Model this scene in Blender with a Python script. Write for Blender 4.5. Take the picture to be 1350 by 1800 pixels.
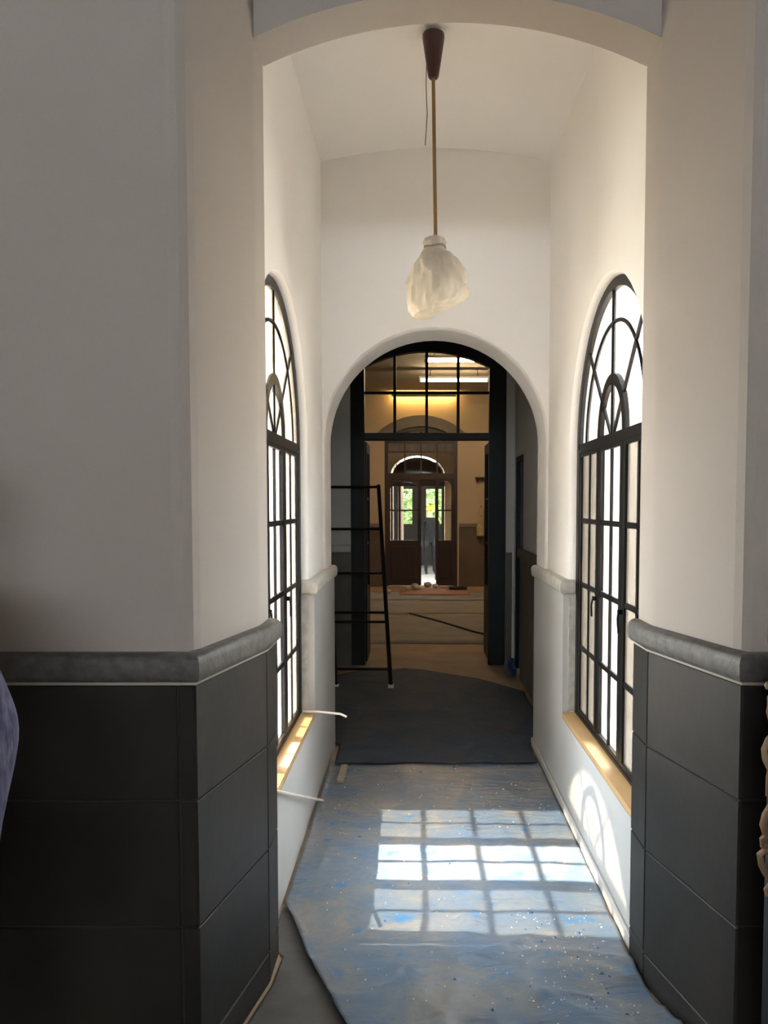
import bpy, bmesh, math, random
from mathutils import Vector, Matrix, noise
from mathutils.geometry import tessellate_polygon

for o in list(bpy.data.objects):
    bpy.data.objects.remove(o, do_unlink=True)
S = bpy.context.scene
COL = S.collection
PI = math.pi
random.seed(7)

# ------------------------------------------------------------------ camera
cam = bpy.data.cameras.new('camera')
cam.sensor_fit = 'VERTICAL'; cam.sensor_height = 36; cam.sensor_width = 27
cam.lens = 27.0
cam.shift_x = -57 / 1800.0
cam.shift_y = 58 / 1800.0
cam.clip_start = 0.05; cam.clip_end = 300
cam_o = bpy.data.objects.new('camera', cam); COL.objects.link(cam_o)
cam_o.location = (0, 0, 1.6)
cam_o.rotation_euler = (math.radians(87), 0, 0)
S.camera = cam_o

# ------------------------------------------------------------------ world, sun, exposure
w = bpy.data.worlds.new('sky'); S.world = w; w.use_nodes = True
bg = w.node_tree.nodes['Background']
bg.inputs[0].default_value = (0.89, 0.945, 1.0, 1)
bg.inputs[1].default_value = 24.5
sun = bpy.data.lights.new('sun', 'SUN'); sun.energy = 21; sun.angle = 0.011
sun.color = (1.0, 0.91, 0.77)
sun_o = bpy.data.objects.new('sun', sun); COL.objects.link(sun_o)
sun_o.rotation_euler = Vector((1, -0.03, -1.30)).to_track_quat('-Z', 'Y').to_euler()
sun_o.location = (-10, 3, 14)
S.view_settings.view_transform = 'Standard'
S.view_settings.look = 'None'
S.view_settings.gamma = 1
S.view_settings.use_curve_mapping = False
S.view_settings.exposure = 0.50
S.cycles.use_denoising = True
S.cycles.max_bounces = 12
S.cycles.diffuse_bounces = 7
S.cycles.transparent_max_bounces = 24

# ------------------------------------------------------------------ materials
M = {}
def mat(name, col, rough=0.7, col2=None, scale=4.0, metal=0.0, bump=0.0, bscale=40.0, spec=0.5, detail=5, lo=0.35, hi=0.65, stretch=(1, 1, 1)):
    m = bpy.data.materials.new(name); m.use_nodes = True
    nt = m.node_tree; N = nt.nodes; L = nt.links
    b = N['Principled BSDF']
    b.inputs['Roughness'].default_value = rough
    b.inputs['Metallic'].default_value = metal
    b.inputs['Specular IOR Level'].default_value = spec
    b.inputs['Base Color'].default_value = (*col, 1)
    tc = N.new('ShaderNodeTexCoord'); mp = N.new('ShaderNodeMapping')
    mp.inputs['Scale'].default_value = stretch
    L.new(tc.outputs['Object'], mp.inputs[0])
    if col2 is not None:
        n = N.new('ShaderNodeTexNoise'); n.inputs['Scale'].default_value = scale; n.inputs['Detail'].default_value = detail
        r = N.new('ShaderNodeValToRGB')
        r.color_ramp.elements[0].position = lo; r.color_ramp.elements[0].color = (*col, 1)
        r.color_ramp.elements[1].position = hi; r.color_ramp.elements[1].color = (*col2, 1)
        L.new(mp.outputs[0], n.inputs['Vector']); L.new(n.outputs[0], r.inputs[0]); L.new(r.outputs[0], b.inputs['Base Color'])
    if bump > 0:
        n2 = N.new('ShaderNodeTexNoise'); n2.inputs['Scale'].default_value = bscale; n2.inputs['Detail'].default_value = 4
        bp = N.new('ShaderNodeBump'); bp.inputs['Strength'].default_value = bump; bp.inputs['Distance'].default_value = 0.01
        L.new(mp.outputs[0], n2.inputs['Vector']); L.new(n2.outputs[0], bp.inputs['Height']); L.new(bp.outputs[0], b.inputs['Normal'])
    M[name] = m
    return m

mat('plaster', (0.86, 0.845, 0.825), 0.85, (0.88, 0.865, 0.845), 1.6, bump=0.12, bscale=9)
mat('hall_plaster', (0.405, 0.367, 0.328), 0.85, (0.425, 0.387, 0.348), 1.3, bump=0.12, bscale=8)  # corridor plaster darkened: the hall's lower light is put into the colour
mat('pale_dado', (0.43, 0.435, 0.435), 0.65, (0.47, 0.475, 0.475), 2.5, bump=0.1, bscale=14)
mat('pale_stone', (0.42, 0.42, 0.39), 0.55, (0.56, 0.55, 0.51), 26, bump=0.15, bscale=60)
mat('slate', (0.016, 0.0165, 0.0155), 0.5, (0.032, 0.0275, 0.0245), 2.2, bump=0.10, bscale=22, spec=0.2)
mat('slate_rail', (0.070, 0.067, 0.062), 0.55, (0.115, 0.109, 0.102), 30, bump=0.2, bscale=70)
mat('mortar', (0.42, 0.39, 0.33), 0.9)
mat('joint', (0.03, 0.03, 0.03), 0.9)
mat('iron', (0.005, 0.005, 0.0055), 0.45, spec=0.25)
mat('door_paint', (0.006, 0.009, 0.012), 0.5, (0.008, 0.012, 0.016), 6, spec=.3)
mat('sill', (0.46, 0.29, 0.13), 0.55, (0.54, 0.36, 0.18), 5, bump=0.08, bscale=30, stretch=(1, .25, 1))
mat('cream_ext', (0.78, 0.74, 0.68), 0.9, (0.82, 0.78, 0.72), 2)
mat('ground_ext', (0.72, 0.70, 0.67), 0.9, (0.78, 0.76, 0.73), 3)
mat('earth_floor', (0.34, 0.25, 0.16), 0.85, (0.42, 0.31, 0.20), 3, bump=0.2, bscale=30)
mat('paper', (0.20, 0.185, 0.155), 0.8, (0.25, 0.228, 0.19), 2.5, bump=0.15, bscale=12)
mat('hall_wall', (0.52, 0.42, 0.29), 0.85, (0.57, 0.46, 0.32), 1.2)
mat('hall_ceiling', (0.30, 0.26, 0.21), 0.9, (0.33, 0.29, 0.23), 1.2)
mat('hall_dado', (0.10, 0.075, 0.05), 0.6, (0.15, 0.11, 0.075), 2)
mat('grey_band', (0.16, 0.145, 0.13), 0.7, (0.20, 0.185, 0.165), 8)
mat('vest_wall', (0.60, 0.60, 0.585), 0.85, (0.64, 0.64, 0.625), 1.4)
mat('vest_dado', (0.10, 0.10, 0.092), 0.6, (0.14, 0.14, 0.125), 2)
mat('brown_wood', (0.022, 0.010, 0.007), 0.5, (0.036, 0.017, 0.011), 8, stretch=(6, 6, .6))
mat('cone_wood', (0.028, 0.007, 0.006), 0.35, (0.040, 0.010, 0.008), 20, stretch=(6, 6, .6))
mat('brass', (0.22, 0.135, 0.05), 0.4, metal=0.7)
mat('white_metal', (0.80, 0.78, 0.74), 0.5)
mat('white_rod', (0.78, 0.75, 0.70), 0.5, (0.70, 0.66, 0.60), 12)
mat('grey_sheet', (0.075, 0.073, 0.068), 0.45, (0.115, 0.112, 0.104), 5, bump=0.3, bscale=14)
mat('fleck', (0.80, 0.78, 0.72), 0.8)
mat('fleck_blue', (0.03, 0.12, 0.28), 0.6)
mat('purple_cloth', (0.075, 0.075, 0.14), 0.9, (0.20, 0.20, 0.30), 22, bump=0.5, bscale=60, stretch=(3, 3, .7))
mat('dark_cloth', (0.006, 0.007, 0.008), 0.95, (0.010, 0.011, 0.012), 12, spec=.1)
mat('skin', (0.42, 0.25, 0.17), 0.6, (0.46, 0.28, 0.19), 9)
mat('hair', (0.012, 0.009, 0.007), 0.6)
mat('eye_white', (0.75, 0.75, 0.72), 0.3)
mat('lips', (0.35, 0.14, 0.11), 0.6)
mat('helmet', (0.55, 0.38, 0.02), 0.5)
mat('carved', (0.17, 0.10, 0.055), 0.45, (0.30, 0.20, 0.12), 16, bump=0.4, bscale=40)
mat('cardboard', (0.30, 0.13, 0.055), 0.85, (0.38, 0.19, 0.09), 5)
mat('rubble', (0.42, 0.37, 0.31), 0.9, (0.55, 0.49, 0.42), 9)
mat('timber', (0.34, 0.29, 0.21), 0.8, (0.46, 0.40, 0.30), 14, stretch=(5, 1, 5))
mat('blue_plastic', (0.02, 0.07, 0.16), 0.4, (0.03, 0.10, 0.22), 8, bump=0.3, bscale=20)
mat('tan_cloth', (0.38, 0.30, 0.16), 0.9, (0.50, 0.42, 0.26), 18)
mat('leaf', (0.035, 0.075, 0.012), 0.6, (0.075, 0.14, 0.02), 6)
mat('hedge', (0.03, 0.055, 0.010), 0.8, (0.075, 0.11, 0.02), 5)
mat('court_paving', (0.10, 0.095, 0.085), 0.9, (0.14, 0.13, 0.12), 3)
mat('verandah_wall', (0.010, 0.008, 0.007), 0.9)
mat('column_stone', (0.12, 0.09, 0.07), 0.8, (0.16, 0.12, 0.095), 4)
mat('bark', (0.10, 0.07, 0.045), 0.9)

def glassmat(name, transp, gloss=0.05):
    m = bpy.data.materials.new(name); m.use_nodes = True
    nt = m.node_tree; N = nt.nodes; L = nt.links; N.remove(N['Principled BSDF'])
    t = N.new('ShaderNodeBsdfTransparent'); t.inputs[0].default_value = (*transp, 1)
    g = N.new('ShaderNodeBsdfGlossy'); g.inputs['Roughness'].default_value = 0.06
    x = N.new('ShaderNodeMixShader'); x.inputs[0].default_value = gloss
    L.new(t.outputs[0], x.inputs[1]); L.new(g.outputs[0], x.inputs[2]); L.new(x.outputs[0], N['Material Output'].inputs[0])
    M[name] = m
def filmmat(name, fac, transp, dcol, tl=0.5):
    m = bpy.data.materials.new(name); m.use_nodes = True
    nt = m.node_tree; N = nt.nodes; L = nt.links; N.remove(N['Principled BSDF'])
    t = N.new('ShaderNodeBsdfTransparent'); t.inputs[0].default_value = (*transp, 1)
    d = N.new('ShaderNodeBsdfDiffuse'); tr = N.new('ShaderNodeBsdfTranslucent')
    tc = N.new('ShaderNodeTexCoord'); mp = N.new('ShaderNodeMapping'); mp.inputs['Scale'].default_value = (9, 9, 1.2)
    n = N.new('ShaderNodeTexNoise'); n.inputs['Scale'].default_value = 2.0; n.inputs['Detail'].default_value = 4
    r = N.new('ShaderNodeValToRGB')
    r.color_ramp.elements[0].position = .3; r.color_ramp.elements[1].position = .7
    r.color_ramp.elements[0].color = (*[c * .72 for c in dcol], 1); r.color_ramp.elements[1].color = (*dcol, 1)
    L.new(tc.outputs['Object'], mp.inputs[0]); L.new(mp.outputs[0], n.inputs['Vector']); L.new(n.outputs[0], r.inputs[0])
    L.new(r.outputs[0], d.inputs[0]); L.new(r.outputs[0], tr.inputs[0])
    a = N.new('ShaderNodeMixShader'); a.inputs[0].default_value = tl
    L.new(d.outputs[0], a.inputs[1]); L.new(tr.outputs[0], a.inputs[2])
    x = N.new('ShaderNodeMixShader'); x.inputs[0].default_value = fac
    L.new(t.outputs[0], x.inputs[1]); L.new(a.outputs[0], x.inputs[2]); L.new(x.outputs[0], N['Material Output'].inputs[0])
    M[name] = m
glassmat('clear_glass', (0.95, 0.96, 0.96))
glassmat('hall_glass', (0.90, 0.90, 0.86), 0.02)
filmmat('dusty_glass', 0.40, (0.90, 0.88, 0.84), (0.42, 0.39, 0.34), 0.35)
filmmat('grimy_glass', 0.72, (0.88, 0.86, 0.82), (0.22, 0.205, 0.18), 0.25)
filmmat('sun_dim_glass', 0.40, (0.92, 0.88, 0.80), (0.40, 0.37, 0.32), 0.4)  # haze added to the left fanlight panes to weaken the sun patch
filmmat('milky_glass', 0.6, (0.8, 0.8, 0.8), (0.5, 0.48, 0.45), 0.6)
filmmat('wrap_plastic', 0.86, (0.95, 0.95, 0.93), (0.80, 0.74, 0.63), 0.4)

def emit(name, col, s):
    m = bpy.data.materials.new(name); m.use_nodes = True
    b = m.node_tree.nodes['Principled BSDF']
    b.inputs['Base Color'].default_value = (*col, 1)
    b.inputs['Emission Color'].default_value = (*col, 1); b.inputs['Emission Strength'].default_value = s
    M[name] = m
emit('tube_glow', (1.0, 0.76, 0.50), 100)
emit('cove_glow', (1.0, 0.60, 0.20), 40)

def tarpmat(name, cols, rough, bump, spec=.5):
    m = bpy.data.materials.new(name); m.use_nodes = True
    nt = m.node_tree; N = nt.nodes; L = nt.links; b = N['Principled BSDF']
    tc = N.new('ShaderNodeTexCoord')
    n = N.new('ShaderNodeTexNoise'); n.inputs['Scale'].default_value = 3.4; n.inputs['Detail'].default_value = 9; n.inputs['Roughness'].default_value = .70; n.inputs['Distortion'].default_value = .6
    r = N.new('ShaderNodeValToRGB'); e = r.color_ramp.elements
    e[0].position = 0.36; e[0].color = (*cols[0], 1); e[1].position = 0.66; e[1].color = (*cols[2], 1)
    k = e.new(0.50); k.color = (*cols[1], 1)
    L.new(tc.outputs['Object'], n.inputs['Vector']); L.new(n.outputs[0], r.inputs[0])
    # small strong-blue smears where the sheet lies in double layers
    n3 = N.new('ShaderNodeTexNoise'); n3.inputs['Scale'].default_value = 11; n3.inputs['Detail'].default_value = 3
    r3 = N.new('ShaderNodeValToRGB'); r3.color_ramp.elements[0].position = .62; r3.color_ramp.elements[1].position = .72
    mx = N.new('ShaderNodeMixRGB'); mx.inputs[2].default_value = (*cols[3], 1)
    L.new(tc.outputs['Object'], n3.inputs['Vector']); L.new(n3.outputs[0], r3.inputs[0])
    L.new(r3.outputs[0], mx.inputs[0]); L.new(r.outputs[0], mx.inputs[1]); L.new(mx.outputs[0], b.inputs['Base Color'])
    n2 = N.new('ShaderNodeTexNoise'); n2.inputs['Scale'].default_value = 9; n2.inputs['Detail'].default_value = 6; n2.inputs['Distortion'].default_value = 1.2
    mq = N.new('ShaderNodeMapping'); mq.inputs['Scale'].default_value = (.6, 1.6, 1); mq.inputs['Rotation'].default_value = (0, 0, .3); L.new(tc.outputs['Object'], mq.inputs[0])
    bp = N.new('ShaderNodeBump'); bp.inputs['Strength'].default_value = bump; bp.inputs['Distance'].default_value = .012
    L.new(mq.outputs[0], n2.inputs['Vector']); L.new(n2.outputs[0], bp.inputs['Height']); L.new(bp.outputs[0], b.inputs['Normal'])
    b.inputs['Roughness'].default_value = rough; b.inputs['Specular IOR Level'].default_value = spec
    M[name] = m
tarpmat('tarp', [(0.095, 0.155, 0.24), (0.135, 0.17, 0.215), (0.22, 0.213, 0.203), (0.050, 0.15, 0.31)], 0.38, 1.0)
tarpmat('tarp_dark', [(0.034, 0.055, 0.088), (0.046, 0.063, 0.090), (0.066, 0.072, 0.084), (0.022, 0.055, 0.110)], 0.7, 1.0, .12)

# ------------------------------------------------------------------ mesh helpers
class MB:
    def __init__(s): s.v = []; s.f = []
    def add(s, vs, fs):
        k = len(s.v); s.v += [tuple(p) for p in vs]; s.f += [tuple(i + k for i in f) for f in fs]; return s
    def box(s, x0, x1, y0, y1, z0, z1, bev=0.0):
        if bev <= 0:
            s.add([(x, y, z) for x in (x0, x1) for y in (y0, y1) for z in (z0, z1)],
                  [(0, 1, 3, 2), (4, 6, 7, 5), (0, 4, 5, 1), (2, 3, 7, 6), (0, 2, 6, 4), (1, 5, 7, 3)])
        else:
            bm = bmesh.new(); bmesh.ops.create_cube(bm, size=1)
            for p in bm.verts: p.co = ((x0 + x1) / 2 + p.co.x * (x1 - x0), (y0 + y1) / 2 + p.co.y * (y1 - y0), (z0 + z1) / 2 + p.co.z * (z1 - z0))
            bmesh.ops.bevel(bm, geom=bm.edges[:], offset=bev, segments=1, affect='EDGES')
            bm.verts.index_update(); s.add([p.co[:] for p in bm.verts], [[q.index for q in f.verts] for f in bm.faces]); bm.free()
        return s
    def prism(s, plan, z0, z1):
        n = len(plan); vs = [(x, y, z0) for x, y in plan] + [(x, y, z1) for x, y in plan]
        tri = tessellate_polygon([[Vector((x, y, 0)) for x, y in plan]])
        fs = [tuple(t) for t in tri] + [tuple(i + n for i in t) for t in tri]
        fs += [(i, (i + 1) % n, (i + 1) % n + n, i + n) for i in range(n)]
        return s.add(vs, fs)
    def tube(s, path, r, n=8, closed=False):
        path = [Vector(p) for p in path]; m = len(path)
        rs = r if isinstance(r, (list, tuple)) else [r] * m
        vs = []; up = None
        for i, p in enumerate(path):
            a = path[i - 1] if (i > 0 or closed) else p
            b = path[(i + 1) % m] if (i < m - 1 or closed) else p
            t = (b - a).normalized()
            if up is None:
                up = Vector((0, 0, 1)) if abs(t.z) < .9 else Vector((1, 0, 0))
            x = t.cross(up).normalized(); y = x.cross(t).normalized(); up = y
            for k in range(n):
                an = 2 * PI * k / n
                vs.append(p + (x * math.cos(an) + y * math.sin(an)) * rs[i])
        fs = []
        for i in range(m if closed else m - 1):
            j = (i + 1) % m
            for k in range(n):
                fs.append((i * n + k, i * n + (k + 1) % n, j * n + (k + 1) % n, j * n + k))
        if not closed:
            fs.append(tuple(range(n))); fs.append(tuple((m - 1) * n + k for k in range(n)))
        return s.add(vs, fs)
    def lathe(s, prof, c=(0, 0, 0), n=20):
        vs = []; fs = []; m = len(prof)
        for r, z in prof:
            for k in range(n):
                a = 2 * PI * k / n; vs.append((c[0] + r * math.cos(a), c[1] + r * math.sin(a), c[2] + z))
        for i in range(m - 1):
            for k in range(n): fs.append((i * n + k, i * n + (k + 1) % n, (i + 1) * n + (k + 1) % n, (i + 1) * n + k))
        fs.append(tuple(range(n))); fs.append(tuple((m - 1) * n + k for k in range(n)))
        return s.add(vs, fs)
    def plate(s, outer, hole, rings, fmap):
        """outer polygon (u,v); hole None or function(w)->polygon; rings = list of w (front..back)."""
        holes = [hole(x) if hole else [] for x in rings]
        no, nh = len(outer), len(holes[0]); k0 = []
        vs = []; fs = []
        for i, x in enumerate(rings):
            k0.append(len(vs)); vs += [fmap(u, v, x) for u, v in outer] + [fmap(u, v, x) for u, v in holes[i]]
        for i in (0, len(rings) - 1):
            loops = [[Vector((u, v, 0)) for u, v in outer]]
            if nh: loops.append([Vector((u, v, 0)) for u, v in holes[i]])
            fs += [tuple(k + k0[i] for k in t) for t in tessellate_polygon(loops)]
        a, b = k0[0], k0[-1]
        for i in range(no):
            j = (i + 1) % no; fs.append((a + i, a + j, b + j, b + i))
        for q in range(len(rings) - 1):
            a, b = k0[q] + no, k0[q + 1] + no
            for i in range(nh):
                j = (i + 1) % nh; fs.append((a + i, a + j, b + j, b + i))
        return s.add(vs, fs)
    def build(s, name, material, parent=None, smooth=False, loc=None):
        me = bpy.data.meshes.new(name); me.from_pydata(s.v, [], s.f); me.update()
        bm = bmesh.new(); bm.from_mesh(me); bmesh.ops.recalc_face_normals(bm, faces=bm.faces[:]); bm.to_mesh(me); bm.free()
        if isinstance(material, str): material = M[material]
        me.materials.append(material)
        o = bpy.data.objects.new(name, me); COL.objects.link(o)
        if smooth:
            for p in me.polygons: p.use_smooth = True
            try: me.set_sharp_from_angle(angle=math.radians(40))
            except Exception: pass
        if loc: o.location = loc
        if parent: o.parent = parent
        return o
def tag(o, label=None, cat=None, group=None, kind=None):
    if label: o['label'] = label
    if cat: o['category'] = cat
    if group: o['group'] = group
    if kind: o['kind'] = kind
    return o
def struct(o, label=None, cat=None): return tag(o, label, cat, kind='structure')
def empty(name, loc=(0, 0, 0)):
    o = bpy.data.objects.new(name, None); COL.objects.link(o); o.location = loc; o.empty_display_size = .1; return o
def inst(src, name, parent, loc):
    o = bpy.data.objects.new(name, src.data); COL.objects.link(o); o.parent = parent; o.location = loc; return o
def arc(cx, cy, r, a0, a1, n):
    return [(cx + r * math.cos(a0 + (a1 - a0) * i / n), cy + r * math.sin(a0 + (a1 - a0) * i / n)) for i in range(n + 1)]
def segarch(x0, x1, zs, zc, n=20):
    """segmental arch points from left springing to right springing."""
    h = (x1 - x0) / 2; r = zc - zs; R = (h * h + r * r) / (2 * r); cx = (x0 + x1) / 2; cz = zc - R
    a = math.asin(min(1, h / R))
    return [(cx + R * math.sin(-a + 2 * a * i / n), cz + R * math.cos(-a + 2 * a * i / n)) for i in range(n + 1)]
fX = lambda u, v, x: (x, u, v)      # plate in the YZ plane
fY = lambda u, v, y: (u, y, v)      # plate in the XZ plane

# key measures
YF, YS, YB = 2.05, 2.50, 2.66            # near hall wall face, splay end, back of near arch
YA, YA2 = 4.70, 5.04                     # far arch wall
XL, XR = -0.573, 0.805                   # corridor plaster faces
DL, DR = -0.540, 0.776                   # corridor dado faces
HD = 1.205                               # top of dado rail
WC, WR, WS, WB = 3.36, 0.68, 1.885, 0.50 # window centre, radius, springing, sill
CX = (XL + XR) / 2

# ------------------------------------------------------------------ setting: floors and ground
def floorbox(name, x0, x1, y0, y1, z0, z1, m, label):
    return struct(MB().box(x0, x1, y0, y1, z0, z1).build(name, m), label, 'floor')
floorbox('floor', -3.8, 2.8, -4.7, 7.62, -.12, 0, 'earth_floor', 'sandy beige bare floor of the passage under the plastic sheets')
floorbox('floor_hall', -3.4, 3.4, 7.62, 15.2, -.12, 0, 'earth_floor', 'sandy bare floor of the far hall')
floorbox('ground', -30, 30, -30, 60, -.3, -.14, 'ground_ext', 'pale sunlit ground outside the building')
floorbox('floor_court', -3.5, 3.5, 16.3, 22.2, -.139, -.135, 'court_paving', 'sunlit paving of the court beyond the far door')
floorbox('floor_porch', -.9, 1.1, 15.2, 16.3, -.12, -.02, 'ground_ext', 'pale threshold floor beyond the far door')

# ------------------------------------------------------------------ near hall (the room the camera stands in)
Hh = 4.3
def round_plan(pts, rad=.02, n=3):
    """round the listed plan corners"""
    out = []
    m = len(pts)
    for i, (x, y, rr) in enumerate(pts):
        if not rr: out.append((x, y)); continue
        p = Vector((x, y)); a = (Vector(pts[i - 1][:2]) - p).normalized(); b = (Vector(pts[(i + 1) % m][:2]) - p).normalized()
        q0 = p + a * rr; q1 = p + b * rr
        for k in range(n + 1):
            t = k / n; out.append(tuple((1 - t) ** 2 * q0 + 2 * t * (1 - t) * p + t * t * q1))
    return out
JL, JR = -0.514, 0.772                   # near jambs (plaster)
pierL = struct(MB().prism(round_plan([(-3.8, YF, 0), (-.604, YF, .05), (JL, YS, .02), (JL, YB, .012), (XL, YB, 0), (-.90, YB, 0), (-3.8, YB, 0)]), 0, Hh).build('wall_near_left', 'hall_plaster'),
               'plaster wall left of the near arch, dim light put into its warm grey, slate dado below', 'wall')
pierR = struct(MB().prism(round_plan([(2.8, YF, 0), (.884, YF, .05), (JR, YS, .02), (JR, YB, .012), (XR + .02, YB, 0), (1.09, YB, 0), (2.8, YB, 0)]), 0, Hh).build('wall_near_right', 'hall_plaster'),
               'plaster wall right of the near arch, dim light put into its warm grey, slate dado below', 'wall')
head = segarch(JL, JR, 3.07, 3.212, 24)
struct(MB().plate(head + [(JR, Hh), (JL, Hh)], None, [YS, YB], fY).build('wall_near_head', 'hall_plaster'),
       'plaster wall over the shallow near arch', 'wall')
# shell behind the camera; added strip opening at the back lets in soft light
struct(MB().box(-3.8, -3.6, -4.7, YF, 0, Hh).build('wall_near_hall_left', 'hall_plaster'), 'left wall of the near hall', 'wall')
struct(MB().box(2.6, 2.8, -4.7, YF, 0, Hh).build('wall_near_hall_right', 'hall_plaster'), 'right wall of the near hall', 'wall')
bk = MB()
bk.box(-3.6, -2.6, -4.7, -4.5, 0, Hh); bk.box(1.9, 2.6, -4.7, -4.5, 0, Hh)
for a, b in ((-2.6, 1.9),): bk.box(a, b, -4.7, -4.5, 0, 2.72); bk.box(a, b, -4.7, -4.5, 3.1, Hh)
struct(bk.build('wall_near_hall_back', 'hall_plaster'), 'back wall of the near hall with an added long high opening for light', 'wall')
struct(MB().box(-3.8, 2.8, -4.7, YB, Hh, Hh + .2).build('ceiling_near_hall', 'hall_plaster'), 'plaster ceiling of the near hall', 'ceiling')

# slate dado on the piers: every slab its own piece
ROWS = [0.0, .107, .457, .806, 1.122]
def slab_on(parent, p0, p1, z0, z1, th=.03, m='slate', name='stone_slab'):
    p0 = Vector(p0); p1 = Vector(p1); d = (p1 - p0); L = d.length; d.normalize(); nrm = Vector((d.y, -d.x))
    g = .0022
    mb = MB().box(g, L - g, -th, 0, z0 + g, z1 - g, .003)
    mb.v = [(p0.x + d.x * x + nrm.x * y, p0.y + d.y * x + nrm.y * y, z) for x, y, z in mb.v]
    return mb.build(name, m, parent)
def sweep(plan, prof):
    """profile (out, z) swept along an open plan line; out is to the right of travel"""
    mb = MB(); P = [Vector(p) for p in plan]; vs = []; n = len(prof)
    for i, p in enumerate(P):
        a = (P[i] - P[i - 1]).normalized() if i else (P[1] - P[0]).normalized()
        b = (P[i + 1] - P[i]).normalized() if i < len(P) - 1 else a
        na = Vector((a.y, -a.x)); nb = Vector((b.y, -b.x)); nm = (na + nb).normalized(); k = 1 / max(.4, nm.dot(na))
        for o, z in prof: q = p + nm * (o * k); vs.append((q.x, q.y, z))
    fs = []
    for i in range(len(P) - 1):
        for k in range(n): fs.append((i * n + k, i * n + (k + 1) % n, (i + 1) * n + (k + 1) % n, (i + 1) * n + k))
    fs += [tuple(range(n)), tuple((len(P) - 1) * n + k for k in range(n))]
    return mb.add(vs, fs)
RAIL = [(-.03, 1.130), (.008, 1.130), (.015, 1.136), (.020, 1.148), (.021, 1.180), (.016, 1.194), (.006, 1.202), (-.006, HD), (-.03, HD)]
# plan lines run so that "right of travel" points out of the stone
lineL = [(-3.6, YF - .03), (-.588, YF - .03), (-.490, YS - .01), (-.490, YB)]
lineR = [(.757, YB), (.757, YS - .01), (.866, YF - .03), (2.6, YF - .03)]
for pier, line, cuts in ((pierL, lineL, {0: [0, .9, 1.8, 2.66, 2.974, 2.994]}), (pierR, lineR, {2: [0, .55, 1.728]})):
    for i in range(len(line) - 1):
        p0, p1 = Vector(line[i]), Vector(line[i + 1]); d = (p1 - p0).normalized(); L = (p1 - p0).length
        cs = cuts.get(i, [0, L]); cs = cs[:-1] + [L]
        if len(cs) > 3: cs = [0, .95, 1.9, 2.965, L]
        for r in range(4):
            for a, b in zip(cs[:-1], cs[1:]):
                slab_on(pier, p0 + d * a, p0 + d * b, ROWS[r], ROWS[r + 1])
    sweep(line, [(-.028, 0), (-.006, 0), (-.006, 1.128), (-.028, 1.128)]).build('mortar_bed', 'joint', pier)
    sweep(line, [(-.02, 1.121), (.002, 1.121), (.002, 1.129), (-.02, 1.129)]).build('mortar_bead', 'mortar', pier)
    sweep(line, RAIL).build('dado_rail', 'slate_rail', pier, True)

# ------------------------------------------------------------------ corridor walls with arched windows
def win_outline(R, off=0.0, sill=WB - .032, n=28):
    r = R + off
    return [(WC - r, sill)] + [(WC + r * math.cos(PI - PI * i / n), WS + r * math.sin(PI - PI * i / n)) for i in range(n + 1)] + [(WC + r, sill)]
def corridor_wall(name, xin, sgn, label):
    xo = -.90 if sgn < 0 else 1.09
    rings = [xin, xin + sgn * .012, xin + sgn * .03, xo]
    offs = {0: .016, 1: .006, 2: 0, 3: 0}
    ho = lambda x: win_outline(WR, offs[min(range(4), key=lambda k: abs(rings[k] - x))])
    return struct(MB().plate([(YB, 0), (YA, 0), (YA, 3.95), (YB, 3.95)], ho, rings, fX).build(name, 'plaster', None, True), label, 'wall')
wL = corridor_wall('wall_left', XL, -1, 'white plaster corridor wall with the sunlit arched window')
wR = corridor_wall('wall_right', XR, 1, 'white plaster corridor wall with the arched window on the shaded side')
def dado(parent, xin, xd, sgn):
    y1 = WC + WR
    a, b = sorted((xin, xd))
    MB().plate([(YB + .002, 0), (YA2, 0), (YA2, 1.130), (y1, 1.130), (y1, .466), (YB + .002, .466)], None, [a, b], fX).build('dado_panel', 'pale_dado', parent)
    MB().box(min(xin, xin + sgn * .035), max(xin, xin + sgn * .035), y1 - .012, y1 - .0005, .507, 1.128).build('stone_reveal', 'pale_stone', parent)
    if sgn < 0: ln = [(XL - .03, y1 - .006), (xd, y1 - .006), (xd, YA2 + .004)]; prof = RAIL
    else: ln = [(xd, YA2 + .004), (xd, y1 - .006), (XR + .03, y1 - .006)]; prof = RAIL
    sweep(ln, prof).build('dado_rail', 'pale_stone', parent, True)
dado(wL, XL, DL, -1); dado(wR, XR, DR, 1)
MB().box(DR - .014, DR, YB + .01, YA2, 0, .055, .004).build('skirting', 'pale_dado', wR)
# vaulted ceiling
va = segarch(XL - .012, XR + .012, 3.64, 3.725, 20)
struct(MB().plate(va + [(XR + .012, 3.95), (XL - .012, 3.95)], None, [YB, YA], fY).build('ceiling', 'plaster', None, True), 'shallow white plaster vault over the corridor', 'ceiling')
struct(MB().box(-1.85, 2.0, YB, YA2, 3.95, 4.1).build('ceiling_roof', 'cream_ext'), 'roof slab over the corridor with added eaves that cut the high sky', 'ceiling')  # unseen overhang added to block high sky above the windows
struct(MB().box(4.6, 4.9, -4.0, 12.0, -.14, 3.6).build('wall_sky_block', 'cream_ext'), 'pale wall added outside to dim the right window', 'wall')  # unseen wall added to cut sky light at the right window
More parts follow.
